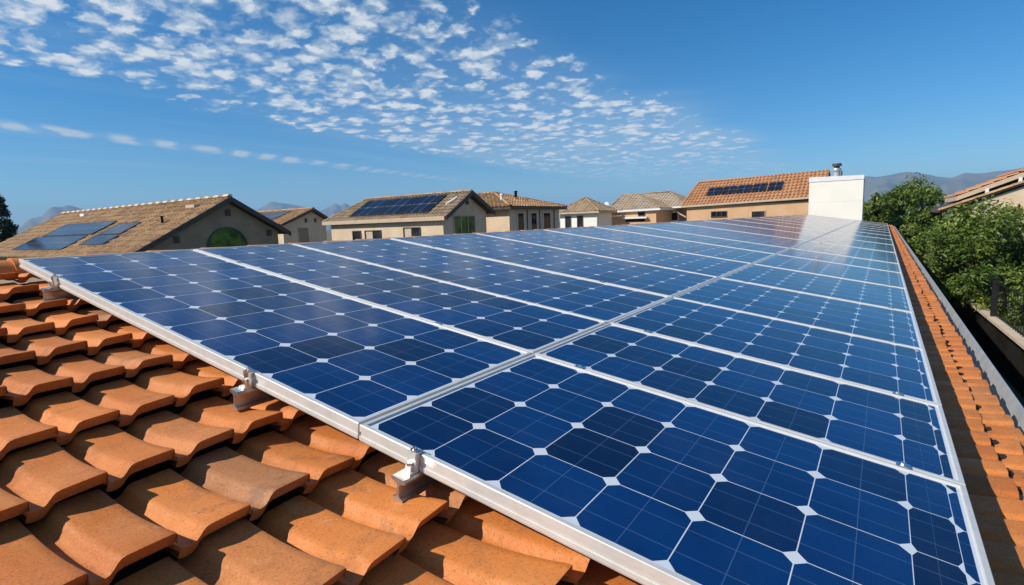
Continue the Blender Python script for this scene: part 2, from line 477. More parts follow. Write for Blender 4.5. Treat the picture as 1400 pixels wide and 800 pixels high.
# ------------------------------------------------------------------ the house we stand on
V0, V1 = -2.6, 36.2
UR, UE = -2.74, 1.53           # ridge, eave
EXPO, PITCH = 0.31, 0.14
own = empty('tiled_house', (0, 0, GZ))
tag(own, 'low house right under the camera, bright terracotta tile roof carrying the long solar array', 'house')
Z0 = Vector((0, 0, -GZ))

PROF = [(0.000, 0.004), (0.008, 0.000), (0.020, -0.001), (0.029, 0.003), (0.036, 0.012), (0.041, 0.021), (0.047, 0.0275),
        (0.056, 0.0305), (0.085, 0.0315), (0.118, 0.0325), (0.134, 0.0325), (0.1375, 0.030)]
PROFLOW = [PROF[i] for i in (0, 2, 4, 6, 8, 10, 11)]

def roof_tile(mb, ul, v, rnd, fine=True, L=0.345, relief=0.8, lift=0.047):
    prof = PROF if fine else PROFLOW
    nt = 7 if fine else 2
    du, dv, dw = rnd.gauss(0, 0.005), rnd.gauss(0, 0.0016), rnd.gauss(0, 0.0022)
    yw, rl, ptc = rnd.gauss(0, 0.013), rnd.gauss(0, 0.03), rnd.gauss(0, 0.011)
    sq = relief * (1.0 + rnd.gauss(0, 0.07))
    mb.tile = rnd.uniform(0.001, 1.0)
    rows = []; low = []
    for k in range(nt + 1):
        t = k / nt
        row = []
        for (pv_, pw) in prof:
            u = ul + du - L * (1 - t)
            vv = v + dv + pv_ + (t - 0.5) * yw * L
            w = -0.160 + dw * 1.3 + pw * sq + lift * t + 0.012 * (t * t) - 0.011 * math.sin(PI * t) + rl * (pv_ - 0.07) + ptc * (t - 0.5) * L
            if fine and k == nt: w -= 0.0022
            row.append(roofpt(u, vv, w) + Z0)
        rows.append(row)
    if fine:                    # a softened nose just before the lip
        tn = 0.978
        nose = [rows[nt - 1][i].lerp(rows[nt][i], 1 - (1 - tn) * nt) + Vector((0, 0, 0.0018)) for i in range(len(prof))]
        rows.insert(nt, nose)
    mb.grid(rows, 0, True)
    lip = rows[-1]
    dn = roofpt(-0.015, 0, -0.032)
    bot = [p + dn for p in lip]
    mb.grid([lip, bot], 0, True)
    # side skirts and a short underside
    mb.grid([[r[-1] for r in rows], [r[-1] + roofpt(0, 0.0015, -0.024) for r in rows]], 0, False)
    mb.grid([[r[0] + roofpt(0, 0, -0.012) for r in rows], [r[0] for r in rows]], 0, False)
    mb.grid([bot, [p + roofpt(-0.10, 0, -0.004) for p in bot]], 0, False)

lips = [UE, 1.44] + [1.24 - EXPO * k for k in range(13)]
tiles = MB(); rt = random.Random(21)
for ci, ul in enumerate(lips):
    n0 = int((V0) / PITCH); n1 = int(V1 / PITCH)
    shift = rt.uniform(-0.01, 0.01)
    for k in range(n0, n1):
        v = k * PITCH + shift - 0.004
        open_front = v < 1.0
        right = ul > 1.15
        top = ul < -2.3
        if not (open_front or right or top): continue
        roof_tile(tiles, ul, v, rt, fine=(v < 1.0) or (right and v < 7), relief=0.35 if right else 0.8, lift=0.036 if right else 0.047)
# flush dark discs painting the shade inside small holes above the eave
tiles.tile = 0.3
def hole_disc(mb, u, v, w, a, b):
    c = roofpt(u, v, w) + Z0
    ring = [roofpt(u + a * math.cos(q) + 0.35 * b * math.sin(q), v + b * math.sin(q), w) + Z0 for q in [2 * PI * i / 10 for i in range(10)]]
    mb.grid([ring, [r + roofpt(0, 0, -0.02) for r in ring]], 1, True, True)
    mb.face(ring, 1)
SLT = 1 - (UE - 1.4565) / 0.345
HOLEW = -0.160 + 0.0315 * 0.35 + 0.036 * SLT + 0.012 * SLT ** 2 - 0.011 * math.sin(PI * SLT) + 0.0025
for k in range(int(V0 / PITCH), int(V1 / PITCH)):
    hole_disc(tiles, 1.4565, k * PITCH + 0.088, HOLEW, 0.012, 0.026)
roof_tiles = tiles.build('roof_tiles', [MT['clay'], MT['hole_shade']], own)
deck = MB()
deck.prism([roofpt(UR, V0 + .02, -0.19) + Z0, roofpt(UE - 0.03, V0 + .02, -0.19) + Z0, roofpt(UE - 0.03, V0 + .02, -0.24) + Z0, roofpt(UR, V0 + .02, -0.24) + Z0], (0, V1 - V0, 0))
rp = roofpt(UR, 0, -0.19); ex = -7.4
deck.prism([Vector((rp.x - 0.005, V0 + .02, rp.z - GZ)), Vector((ex, V0 + .02, rp.z - 0.75 - GZ)), Vector((ex, V0 + .02, rp.z - 0.80 - GZ)), Vector((rp.x - 0.005, V0 + .02, rp.z - 0.05 - GZ))], (0, V1 - V0, 0))
deck.build('roof_deck', MT['deck'], own)
caps = MB(); rc = random.Random(4)
k = 0; v = V0
while v < V1:
    caps.tile = rc.uniform(0.01, 1)
    rows = []
    for t in (0, 1):
        rad = 0.085 + 0.008 * (1 - t)
        row = []
        for q in range(9):
            a = PI * q / 8
            row.append(roofpt(UR - rad * math.cos(a), v + t * 0.36, -0.125 + rad * 0.75 * math.sin(a) + 0.006 * (1 - t)) + Z0)
        rows.append(row)
    caps.grid(rows, 0, True)
    caps.grid([rows[0], [p + Vector((0, 0, -0.018)) for p in rows[0]]], 0, False)
    v += 0.33
caps.build('ridge_tiles', MT['clay'], own)
wall = MB()
zt = roofpt(1.36, 0, -0.25).z - GZ - 0.004
wall.prism([(1.34, V0 + 0.3, 0), (1.34, V0 + 0.3, zt), (-2.7, V0 + .3, zt + 0.6), (-7.0, V0 + .3, zt - 0.1), (-7.0, V0 + 0.3, 0)], (0, V1 - V0 - 0.6, 0))
wall.build('wall', MT['stucco_brown'], own)
gut = MB()
# U-shaped gutter profile swept along the eave
gp = [(1.553, -0.168), (1.553, -0.245), (1.566, -0.262), (1.622, -0.262), (1.642, -0.245), (1.654, -0.156), (1.648, -0.144), (1.636, -0.144), (1.634, -0.156), (1.625, -0.238), (1.612, -0.250), (1.574, -0.250), (1.562, -0.238), (1.562, -0.168)]
ys = [V0, 1.95, 1.95, 2.0, 2.0, 8, 14, 20, 26, 31, V1]
rows = []
for i, y in enumerate(ys):
    s = 0.006 if i in (2, 3) else 0.0
    rows.append([roofpt(u + (s if u > 1.6 else 0), y, w - (s if w < -0.2 else 0) + (s if w > -0.18 and u > 1.6 else 0)) + Z0 for u, w in gp])
gut.grid(rows, 0, False, True)
for y in (V0, V1):
    pl = [roofpt(u, y, w) + Z0 for u, w in ((1.553, -0.168), (1.553, -0.245), (1.566, -0.262), (1.622, -0.262), (1.642, -0.245), (1.654, -0.156))]
    gut.face(pl if y == V0 else list(reversed(pl)))
gut.build('gutter', MT['gutter'], own)

# ------------------------------------------------------------------ the solar array
YL = [0, 0.823, 1.501, 2.437, 3.625, 4.977, 6.421, 7.663, 9.897]
NC = [4, 3, 4, 5, 6, 6, 6, 9]
while len(YL) < 19:
    YL.append(YL[-1] + 2.35); NC.append(10)
UL, UM, UB = -2.444, 0.0, 1.27
FW, FH = 0.0135, 0.044

def panel_mesh(u0, u1, v0, v1, ncu, ncv, tail):
    """frame and glass of one panel, in roof coordinates with its own corner as origin"""
    a, b = u1 - u0, v1 - v0
    f = MB()
    # frame profile (distance inwards, height), mitred round the four corners
    pr_ = [(0.0015, -FH), (0.0, -FH + 0.004), (0.0, -FH + 0.013), (0.0028, -FH + 0.0145), (0.0028, -0.019), (0.0, -0.0175), (0.0, -0.0015), (0.0015, 0.0), (FW - 0.0015, 0.0), (FW, -0.0015), (FW, -0.006)]
    rows = []
    for (x, y, sx_, sy_) in ((0, 0, 1, 1), (a, 0, -1, 1), (a, b, -1, -1), (0, b, 1, -1), (0, 0, 1, 1)):
        rows.append([(x + sx_ * d, y + sy_ * d, h) for d, h in pr_])
    f.grid(rows, 0, False)
    f.grid([[(r[0][0], r[0][1], r[0][2]) for r in rows], [(min(max(r[0][0], 0.03), a - 0.03), min(max(r[0][1], 0.03), b - 0.03), -FH) for r in rows]], 0, False)
    c = MB(); h = -0.005
    i = FW; mg = 0.008
    x0, x1, y0, y1 = i, a - i, i, b - i
    cx0, cx1, cy0, cy1 = x0 + mg, x1 - mg, y0 + mg * 0.8, y1 - mg * 0.8
    W0 = (0.0, 0.0)
    def rect(p, q, r, s, uva=None, mi=0):
        if uva: uv = [(uva[0], uva[1]), (uva[2], uva[1]), (uva[2], uva[3]), (uva[0], uva[3])]
        else: uv = [W0] * 4
        c.face([(p, r, h), (q, r, h), (q, s, h), (p, s, h)], mi, False, uv)
    if not tail:
        rect(cx0, cx1, cy0, cy1, (0, 0, ncu, ncv))
    else:                       # the lower row ends in a narrower column and a cut strip
        xm = cx0 + 6 * (1.142 - cx0) / 6.0
        xs = cx1 - 0.020
        rect(cx0, xm, cy0, cy1, (0, 0, 6, ncv))
        rect(xm, xs, cy0, cy1, (6, 0, 7, ncv))
        rect(xs, cx1, cy0, cy1, (7.0, 0.17, 7.16, 0.17 + ncv))
    rect(x0, x1, y0, cy0); rect(x0, x1, cy1, y1)
    rect(x0, cx0, cy0, cy1); rect(cx1, x1, cy0, cy1)
    bk = MB(); bk.face([(0.03, 0.03, -0.012), (0.03, b - 0.03, -0.012), (a - 0.03, b - 0.03, -0.012), (a - 0.03, 0.03, -0.012)])
    return f, c, bk

ORD = ['first', 'second', 'third', 'fourth', 'fifth', 'sixth', 'seventh', 'eighth', 'ninth', 'tenth', 'eleventh', 'twelfth', 'thirteenth', 'fourteenth', 'fifteenth', 'sixteenth', 'seventeenth', 'eighteenth']
G = 0.002
for row, (ua, ub, ncu, tail) in enumerate(((UL, UM - 0.003, 12, False), (UM + 0.003, UB, 7, True))):
    for k in range(len(YL) - 1):
        va, vb = YL[k] + (G if k else 0), YL[k + 1] - G
        f, c, bk = panel_mesh(ua, ub, va, vb, ncu, NC[k], tail)
        rj = random.Random(k * 2 + row)
        t = empty('solar_panel', roofpt(ua, va, rj.uniform(-0.0012, 0.0012)), (rj.uniform(-0.0012, 0.0012) if k else 0, SL, 0))
        w = 'wide upper row' if row == 0 else 'narrow lower row'
        if k == 0:
            lab = ('silver framed solar panel at the front end of the wide upper row, beside the ridge' if row == 0 else
                   'large silver framed solar panel nearest the camera, front end of the narrow lower row')
        elif k == len(YL) - 2:
            lab = 'farthest silver framed solar panel of the ' + w + ', at the white block'
        else:
            lab = ORD[k] + ' silver framed solar panel of the ' + w + ', counted from its front end'
        tag(t, lab, 'solar panel', 'solar panels of the long rooftop array')
        f.build('frame', MT['alu'], t)
        c.build('glass_cells', MT['cells'], t)
        bk.build('back_sheet', MT['backsheet'], t)

# mounting rails with their clamps
RU = [-1.96, -0.468, 0.194, 1.14]
RAILNAME = ['highest mounting rail, its end jutting from the array front near the upper corner', 'aluminium mounting rail jutting out just left of the seam between the two panel rows',
            'aluminium mounting rail jutting out just right of the seam, bright end clamp on top', 'lowest mounting rail under the array edge beside the gutter']
hp = [(-0.020, 0), (0.016, 0), (0.020, -0.004), (0.020, -0.009), (0.006, -0.013), (0.003, -0.018), (0.003, -0.040), (0.006, -0.046), (0.016, -0.050), (0.016, -0.058), (-0.016, -0.058), (-0.016, -0.050), (-0.006, -0.046), (-0.003, -0.040), (-0.003, -0.018), (-0.006, -0.013), (-0.020, -0.009), (-0.024, -0.004)]
for ri, u in enumerate(RU):
    v0 = -0.052
    t = empty('mounting_rail', roofpt(u, v0, -FH - 0.001), (0, SL, 0))
    tag(t, RAILNAME[ri], 'rail', 'mounting rails under the solar array')
    m = MB()
    m.grid([[(x, y, z) for x, z in hp] for y in (0, YL[-1] + 0.08)], 0, False, True)
    m.face([(x, 0, z) for x, z in hp]); m.face([(x, YL[-1] + 0.08, z) for x, z in reversed(hp)])
    m.build('rail_beam', MT['rail'], t)
    # end clamp: stepped bracket gripping the frame front
    e = MB()
    d = 0.052 - 0.0005
    e.box((-0.013, d - 0.030, 0.0005), (0.013, d - 0.002, 0.006))
    e.box((-0.013, d - 0.014, 0.006), (0.013, d - 0.004, 0.034))
    e.box((-0.008, d - 0.024, 0.006), (0.008, d - 0.014, 0.020))
    e.box((-0.013, d - 0.016, 0.034), (0.013, d - 0.002, FH + 0.0055))
    e.box((-0.013, d - 0.002, FH + 0.0015), (0.013, d + 0.010, FH + 0.0055))
    ec = e.build('end_clamp', MT['steel'] if ri != 2 else MT['alu'], t)
    bo = MB()
    bo.tube([(0, d - 0.006, FH + 0.0055), (0, d - 0.006, FH + 0.010)], 0.0095, 6, smooth=False)
    bo.tube([(0, d - 0.006, FH + 0.010), (0, d - 0.006, FH + 0.017)], 0.0045, 8)
    bo.tube([(0, d - 0.019, 0.020), (0, d - 0.019, 0.027)], 0.0075, 6, smooth=False)
    bo.build('bolt', MT['steel'], ec)
    for k in range(1, len(YL) - 1):
        if k > 9: break
        cm = MB(); y = YL[k] - v0
        cm.box((-0.016, y - 0.012, FH + 0.002), (0.016, y + 0.012, FH + 0.0045))
        cm.tube([(0, y, FH + 0.0045), (0, y, FH + 0.009)], 0.0065, 6, smooth=False)
        cm.build('mid_clamp', MT['steel'], t)

# ------------------------------------------------------------------ neighbours: roof and wall builders
def barrel_slope(mb, P0, P1, Q0, Q1, pitch=0.28, course=0.38, h=0.05, rnd=random, mi=0, rmi=1):
    """tiles on one roof slope: P0-P1 eave (left to right looking up the slope), Q0-Q1 ridge"""
    P0, P1, Q0, Q1 = map(Vector, (P0, P1, Q0, Q1))
    s = (P1 - P0); L = s.length; s.normalize()
    q = (Q0 - P0); n = s.cross(q if q.length else Q1 - P0).normalized()
    if n.z < 0: n = -n
    up = n.cross(s).normalized()
    if up.z < 0: up = -up
    T = (Q0 - P0).dot(up); s0 = (Q0 - P0).dot(s); s1 = (Q1 - P0).dot(s)
    N = max(1, round(L / pitch)); p = L / N
    cs = [(-0.5, 0.0), (-0.22, 0.0), (-0.12, 0.75), (0.02, 1.0), (0.16, 0.75), (0.26, 0.0), (0.5, 0.0)]
    for i in range(N):
        c = (i + 0.5) * p
        if c < s0: tm = T * c / s0
        elif c > s1: tm = T * (L - c) / max(1e-6, L - s1)
        else: tm = T
        t = 0.0
        while t < tm - 0.02:
            t2 = min(t + course, tm)
            mb.tile = rnd.uniform(0.001, 1)
            j = rnd.gauss(0, 0.012)
            lo = [P0 + s * (c + a * p) + up * (t + j) + n * (b * h + 0.055) for a, b in cs]
            hi = [P0 + s * (c + a * p) + up * (t2 + 0.02) + n * (b * h + 0.01) for a, b in cs]
            mb.grid([lo, hi], mi, True)
            mb.grid([[x - n * 0.06 for x in lo], lo], rmi, False)  # risers in the second material; where dark, it paints shade under the lips
            t += course
    mb.tile = 0.0

def slab(mb, pts, th=0.10, mi=1):
    a, b, c = map(Vector, pts[:3])
    n = (b - a).cross(c - a).normalized()
    if n.z < 0: n = -n; pts = list(reversed(pts))
    mb.prism([Vector(p) - n * th for p in pts], n * (th - 0.004), mi)

def ridge_caps(mb, a, b, r=0.11, step=0.36, rnd=random, lift=0.03, mi=0, alt=False):
    a, b = Vector(a), Vector(b); d = (b - a); L = d.length; d.normalize()
    side = d.cross(Vector((0, 0, 1))).normalized(); up = side.cross(d).normalized()
    t = 0.0
    while t < L - 0.05:
        t2 = min(t + step + 0.04, L)
        mb.tile = rnd.uniform(0.001, 1) if not alt else (0.7 if int(t / step) % 2 else 0.05)
        rows = []
        for tt, k in ((t, 1.12), (t2, 0.95)):
            rows.append([a + d * tt + side * r * k * math.cos(PI * q / 6) + up * (lift + r * 0.8 * k * math.sin(PI * q / 6)) for q in range(7)])
        mb.grid(rows, mi, True)
        mb.face(list(reversed(rows[0])), mi); mb.face(rows[1], mi)
        t += step
    mb.tile = 0.0

def window(par, x0, x1, z0, z1, at, axis='y', glass='pane', frame='trim', bars=0, recess=0.03, name='window', fwid=0.07):
    """casement set on a wall; axis 'y': wall faces -y at y=at, axis 'x': wall faces +x at x=at"""
    def P(a, d, z): return (a, at - d, z) if axis == 'y' else (at + d, a, z)
    def bx(mb, a0, a1, d0, d1, c0, c1):
        p, q = P(a0, d0, c0), P(a1, d1, c1)
        mb.box([min(p[i], q[i]) for i in range(3)], [max(p[i], q[i]) for i in range(3)])
    m = MB(); w = fwid; D = 0.05
    bx(m, x0 - w, x0, -0.02, D, z0, z1); bx(m, x1, x1 + w, -0.02, D, z0, z1)
    bx(m, x0 - w, x1 + w, -0.02, D, z1, z1 + w); bx(m, x0 - w, x1 + w, -0.02, D + 0.03, z0 - w, z0)
    fr = m.build(name, MT[frame], par)
    for k in range(bars):
        mb_ = MB(); a = x0 + (x1 - x0) * (k + 1) / (bars + 1)
        bx(mb_, a - 0.025, a + 0.025, 0.004, D - 0.01, z0 + .002, z1 - .002)
        mb_.build('mullion', MT[frame], fr)
    gl = MB(); bx(gl, x0, x1, 0.003, 0.012, z0, z1)
    gl.build('pane', MT[glass], fr)
    return fr

def roof_panel(par_unused, P0, s, up, n, a0, a1, b0, b1, nu, nv, label, group, thick=0.05):
    """a flush photovoltaic module lying on a neighbour's roof: s along the eave, up the slope"""
    o = P0 + s * a0 + up * b0 + n * 0.13
    m3 = Matrix(((s.x, up.x, n.x), (s.y, up.y, n.y), (s.z, up.z, n.z)))
    t = empty('roof_solar_panel', o, m3.to_euler())
    tag(t, label, 'solar panel', group)
    W_, H_ = a1 - a0, b1 - b0
    f = MB(); w = 0.05
    f.box((0, 0, -thick), (W_, w, 0.0)); f.box((0, H_ - w, -thick), (W_, H_, 0.0))
    f.box((0, w, -thick), (w, H_ - w, 0.0)); f.box((W_ - w, w, -thick), (W_, H_ - w, 0.0))
    f.build('frame', MT['black'], t)
    g_ = MB()
    g_.face([(w, w, -0.006), (W_ - w, w, -0.006), (W_ - w, H_ - w, -0.006), (w, H_ - w, -0.006)], 0, False, [(0, 0), (nu, 0), (nu, nv), (0, nv)])
    g_.build('glass_cells', MT['farcells'], t)
    return t

def axes(P0, P1, Q0):
    P0, P1, Q0 = map(Vector, (P0, P1, Q0))
    s = (P1 - P0).normalized(); n = s.cross(Q0 - P0).normalized()
    if n.z < 0: n = -n
    up = n.cross(s)
    if up.z < 0: up = -up
    return P0, s, up, n

def vent_pipe(par, p, r, h, m='darkpane', name='vent_pipe'):
    v_ = MB(); p = Vector(p)
    v_.tube([p, p + Vector((0, 0, h))], r, 10)
    v_.tube([p + Vector((0, 0, h)), p + Vector((0, 0, h + r * 0.8))], [r * 1.5, r * 0.9], 10)
    return v_.build(name, MT[m], par)

# ---- house one: big brown gable at the left
rn = random.Random(11)
H1 = empty('gable_house', (0, 0, GZ)); H1.location = (0, 0, 0)
tag(H1, 'brown stucco house at the left with tan tiled gable roof and an arched window', 'house', 'neighbouring houses')
XG, XF = -24.0, -45.0
ey, ez, ry, rz, by, bz = 8.45, -0.44, 13.13, 2.11, 16.08, 0.42
m = MB()
m.prism([(XG - 0.35, 8.9, GZ), (XG - 0.35, 15.6, GZ), (XG - 0.35, 15.6, 0.5), (XG - 0.35, ry, rz - 0.18), (XG - 0.35, 8.9, -0.36)], (XF - XG + 0.8, 0, 0))
m.build('wall', MT['stucco_brown'], H1)
m = MB()
barrel_slope(m, (XF, ey, ez), (XG, ey, ez), (XF, ry, rz), (XG, ry, rz), 0.34, 0.46, 0.07, rn)
barrel_slope(m, (XG, by, bz), (XF, by, bz), (XG, ry, rz), (XF, ry, rz), 0.34, 0.5, 0.05, rn)
slab(m, [(XF, ey, ez), (XG, ey, ez), (XG, ry, rz), (XF, ry, rz)], 0.1)
slab(m, [(XG, by, bz), (XF, by, bz), (XF, ry, rz), (XG, ry, rz)], 0.1)
roof1 = m.build('roof', [MT['tan_tile'], MT['darkwood']], H1)
m = MB(); ridge_caps(m, (XF, ry, rz + 0.03), (XG, ry, rz + 0.03), 0.13, 0.42, rn, alt=True)
m.build('ridge_tiles', MT['ridge'], roof1)
m = MB()
for (a, b) in (((ey, ez), (ry, rz)), ((by, bz), (ry, rz))):
    m.prism([(XG + 0.004, a[0], a[1] + 0.03), (XG + 0.004, b[0], b[1] + 0.05), (XG + 0.004, b[0], b[1] - 0.20), (XG + 0.004, a[0], a[1] - 0.20)], (0.07, 0, 0))
m.build('barge_board', MT['darkwood'], H1)
# arched window in the gable
wc, wz, wr = 12.98, -0.22, 0.92
m = MB(); NA = 20
arc = [(wc + wr * math.cos(PI * i / NA), wz + wr * math.sin(PI * i / NA)) for i in range(NA + 1)]
arc2 = [(wc + (wr + 0.06) * math.cos(PI * i / NA), wz + (wr + 0.06) * math.sin(PI * i / NA)) for i in range(NA + 1)]
xw = XG - 0.35
m.grid([[(xw + d, y, z) for y, z in a] for d, a in ((0.0, arc2), (0.05, arc2), (0.05, arc), (0.0, arc))], 0, False)
m.box((xw - 0.02, wc - wr - 0.06, wz - 0.08), (xw + 0.06, wc + wr + 0.06, wz))
aw = m.build('arched_window', MT['darkwood'], H1)
m = MB(); m.prism([(xw + 0.004, y, z) for y, z in arc], (0.01, 0, 0)); m.build('pane', MT['foliage_reflection'], aw)
for (y, z) in ((13.13, 1.42), (10.75, 0.27), (15.12, 0.42)):
    m = MB(); m.box((xw - .01, y - 0.12, z - 0.15), (xw + 0.05, y + 0.12, z + 0.15)); m.build('gable_vent', MT['darkwood'], H1)
A1 = axes((XF, ey, ez), (XG, ey, ez), (XF, ry, rz))
def a_of(x): return x - XF
sl1 = math.hypot(ry - ey, rz - ez)
GR1 = 'solar panels on the neighbouring roofs'
roof_panel(H1, *A1, a_of(-39.6), a_of(-32.1), 0.62, 2.0, 7, 2, 'long lower blue solar panel of the big pair on the brown gable house roof', GR1)
roof_panel(H1, *A1, a_of(-39.0), a_of(-31.9), 2.08, 3.45, 7, 2, 'long upper blue solar panel of the big pair on the brown gable house roof', GR1)
roof_panel(H1, *A1, a_of(-30.9), a_of(-28.2), 1.05, 1.95, 3, 1, 'small lower solar panel beside the big pair on the brown gable house roof', GR1)
roof_panel(H1, *A1, a_of(-30.9), a_of(-28.4), 2.0, 3.1, 3, 1, 'small upper solar panel beside the big pair on the brown gable house roof', GR1)
vent_pipe(roof1, (-25.9, 10.95, 1.0), 0.06, 0.30)
m = MB(); m.box((-26.3, 12.2, 1.72), (-25.5, 12.7, 1.86)); m.build('roof_vent', MT['trim'], roof1)
m = MB(); m.box((-39.6, 12.35, 1.80), (-39.0, 12.6, 1.95)); m.build('roof_vent', MT['whitepaint'], roof1)

# ---- house two: small gable between the first and third
H2 = empty('gable_house', (0, 0, 0))
tag(H2, 'small beige gable house far back, between the brown gable house and the long beige house', 'house', 'neighbouring houses')
X2 = -40.0
m = MB(); m.prism([(X2 - .4, 26.5, GZ), (X2 - .4, 30.8, GZ), (X2 - .4, 30.8, 1.35), (X2 - .4, 29.3, 2.15), (X2 - .4, 26.5, 1.1)], (-9, 0, 0)); m.build('wall', MT['stucco_beige'], H2)
m = MB()
barrel_slope(m, (-50, 26.1, 1.03), (X2, 26.1, 1.03), (-50, 29.35, 2.32), (X2, 29.35, 2.32), 0.36, 0.45, 0.06, rn)
barrel_slope(m, (X2, 31.1, 1.35), (-50, 31.1, 1.35), (X2, 29.35, 2.32), (-50, 29.35, 2.32), 0.36, 0.45, 0.06, rn)
slab(m, [(-50, 26.1, 1.03), (X2, 26.1, 1.03), (X2, 29.35, 2.32), (-50, 29.35, 2.32)]); slab(m, [(X2, 31.1, 1.35), (-50, 31.1, 1.35), (-50, 29.35, 2.32), (X2, 29.35, 2.32)])
ridge_caps(m, (-50, 29.35, 2.34), (X2, 29.35, 2.34), 0.12, 0.4, rn)
m.build('roof', [MT['tan_tile'], MT['darkwood']], H2)
m = MB()
for (a, b) in (((26.1, 1.03), (29.35, 2.32)), ((31.1, 1.35), (29.35, 2.32))):
    m.prism([(X2 + .004, a[0], a[1] + .04), (X2 + .004, b[0], b[1] + .06), (X2 + .004, b[0], b[1] - .18), (X2 + .004, a[0], a[1] - .18)], (0.07, 0, 0))
m.build('barge_board', MT['darkwood'], H2)
window(H2, 27.9, 28.9, -0.9, 0.7, X2 - .4, 'x', 'stucco_brown', 'stucco_beige', name='shutter')
for y in (28.75, 29.7):
    m = MB(); m.box((X2 - .41, y - .1, 1.15), (X2 - .35, y + .1, 1.5)); m.build('gable_vent', MT['darkwood'], H2)
A2 = axes((-50, 26.1, 1.03), (X2, 26.1, 1.03), (-50, 29.35, 2.32))
roof_panel(H2, *A2, 2.0, 7.6, 0.9, 2.9, 5, 2, 'dark solar panel on the small gable house far back', GR1)

# ---- house three: long beige house with a gable of three panes
H3 = empty('beige_house', (0, 0, 0))
tag(H3, 'long beige house with three solar panels on its roof and a three pane gable window', 'house', 'neighbouring houses')
X3 = -18.0
m = MB()
m.prism([(X3 - .35, 21.40, GZ), (X3 - .35, 25.25, GZ), (X3 - .35, 25.25, 1.22), (X3 - .35, 23.55, 2.12), (X3 - .35, 21.40, 0.92)], (-9.25, 0, 0)); m.build('wall', MT['stucco_beige'], H3)
m = MB()
e3 = (21.2, 0.93); r3 = (23.55, 2.30); b3 = (25.65, 1.17)
XL = -28.1
barrel_slope(m, (XL, *e3), (X3, *e3), (XL + 1.5, *r3), (X3, *r3), 0.26, 0.36, 0.05, rn)
barrel_slope(m, (X3, *b3), (XL, *b3), (X3, *r3), (XL + 1.5, *r3), 0.3, 0.4, 0.05, rn)
barrel_slope(m, (XL, 25.65, 0.95), (XL, 21.2, 0.93), (XL + 1.5, *r3), (XL + 1.5, *r3), 0.3, 0.4, 0.05, rn)
slab(m, [(XL, *e3), (X3, *e3), (X3, *r3), (XL + 1.5, *r3)]); slab(m, [(X3, *b3), (XL, *b3), (XL + 1.5, *r3), (X3, *r3)])
ridge_caps(m, (XL + 1.5, r3[0], r3[1] + .02), (X3, r3[0], r3[1] + .02), 0.1, 0.36, rn)
ridge_caps(m, (XL, e3[0], e3[1]), (XL + 1.5, r3[0], r3[1]), 0.09, 0.36, rn)
roof3 = m.build('roof', [MT['grey_tile'], MT['darkwood']], H3)
m = MB(); m.box((XL, 21.12, 0.76), (X3 - .02, 21.19, 0.98)); m.build('fascia', MT['trim'], H3)
m = MB(); m.box((XL + .1, 21.2, 0.76), (X3 - .36, 21.395, 0.80)); m.build('soffit', MT['darkwood'], H3)
m = MB()
for (a, b) in ((e3, r3), (b3, r3)):
    m.prism([(X3 + .004, a[0], a[1] + .05), (X3 + .004, b[0], b[1] + .07), (X3 + .004, b[0], b[1] - .18), (X3 + .004, a[0], a[1] - .18)], (0.07, 0, 0))
m.build('barge_board', MT['darkwood'], H3)
window(H3, 22.3, 24.1, -0.5, 0.95, X3 - .35, 'x', 'foliage_reflection', 'trim', 2)
m = MB(); m.box((X3 - .36, 23.4, 1.6), (X3 - .3, 23.62, 1.82)); m.build('gable_vent', MT['darkwood'], H3)
for (a, b, g_) in ((-25.55, -24.9, 'pane'), (-24.45, -23.15, 'curtain'), (-21.25, -20.05, 'curtain')):
    wz1 = 0.30 if a < -22 else 0.40
    fr = window(H3, a, b, -0.5, wz1, 21.40, 'y', 'pane', 'darkwood', 1 if g_ == 'curtain' else 0, fwid=0.05)
    if g_ == 'curtain':
        m = MB(); m.box((a + 0.05, 21.40 - 0.02, -0.48), ((a + b) / 2 - 0.05, 21.40 - 0.0125, wz1 - 0.02)); m.build('curtain', MT['curtain'], fr)
A3 = axes((XL, *e3), (X3, *e3), (XL + 1.5, *r3))
A3n = (Vector((XL, *e3)), A3[1], A3[2], A3[3])
roof_panel(H3, *A3n, 2.15, 4.4, 0.42, 2.3, 3, 2, 'left solar panel of the row of three on the long beige house roof', GR1)
roof_panel(H3, *A3n, 4.45, 6.6, 0.42, 2.35, 3, 2, 'middle solar panel of the row of three on the long beige house roof', GR1)
roof_panel(H3, *A3n, 6.65, 8.6, 0.42, 2.4, 3, 2, 'right solar panel of the row of three on the long beige house roof', GR1)
m = MB(); m.box((-18.9, 21.9, 1.42), (-18.55, 23.0, 2.05)) if False else m.tube([(-18.75, 22.2, 1.62), (-18.5, 22.85, 2.0)], 0.07, 8); m.build('roof_vent', MT['whitepaint'], roof3)

# ---- house four: hip-roofed house with three tall dark windows
H4 = empty('hip_house', (0, 0, 0))
tag(H4, 'beige hip roofed house with three tall narrow dark windows, right of the long beige house', 'house', 'neighbouring houses')
X4 = -18.0
m = MB(); m.box((-28.5, 27.18, GZ), (X4, 33.45, 1.47)); m.build('wall', MT['stucco_beige'], H4)
m = MB()
ea = 1.47
a, b, c, d = (X4 + .4, 26.75, ea), (X4 + .4, 33.95, ea), (-28.9, 33.95, ea), (-28.9, 26.75, ea)
q0, q1 = (X4 - 3.3, 30.3, 2.58), (-25.5, 30.3, 2.58)
barrel_slope(m, d, a, q1, q0, 0.3, 0.4, 0.055, rn); barrel_slope(m, a, b, q0, q0, 0.3, 0.4, 0.055, rn); barrel_slope(m, b, c, q0, q1, 0.3, 0.4, 0.055, rn)
barrel_slope(m, c, d, q1, q1, 0.3, 0.4, 0.055, rn)
m.prism([a, b, c, d], (0, 0, -0.14), 1)
for p in (a, b): ridge_caps(m, Vector(p) + Vector((0, 0, .03)), q0, 0.1, 0.36, rn)
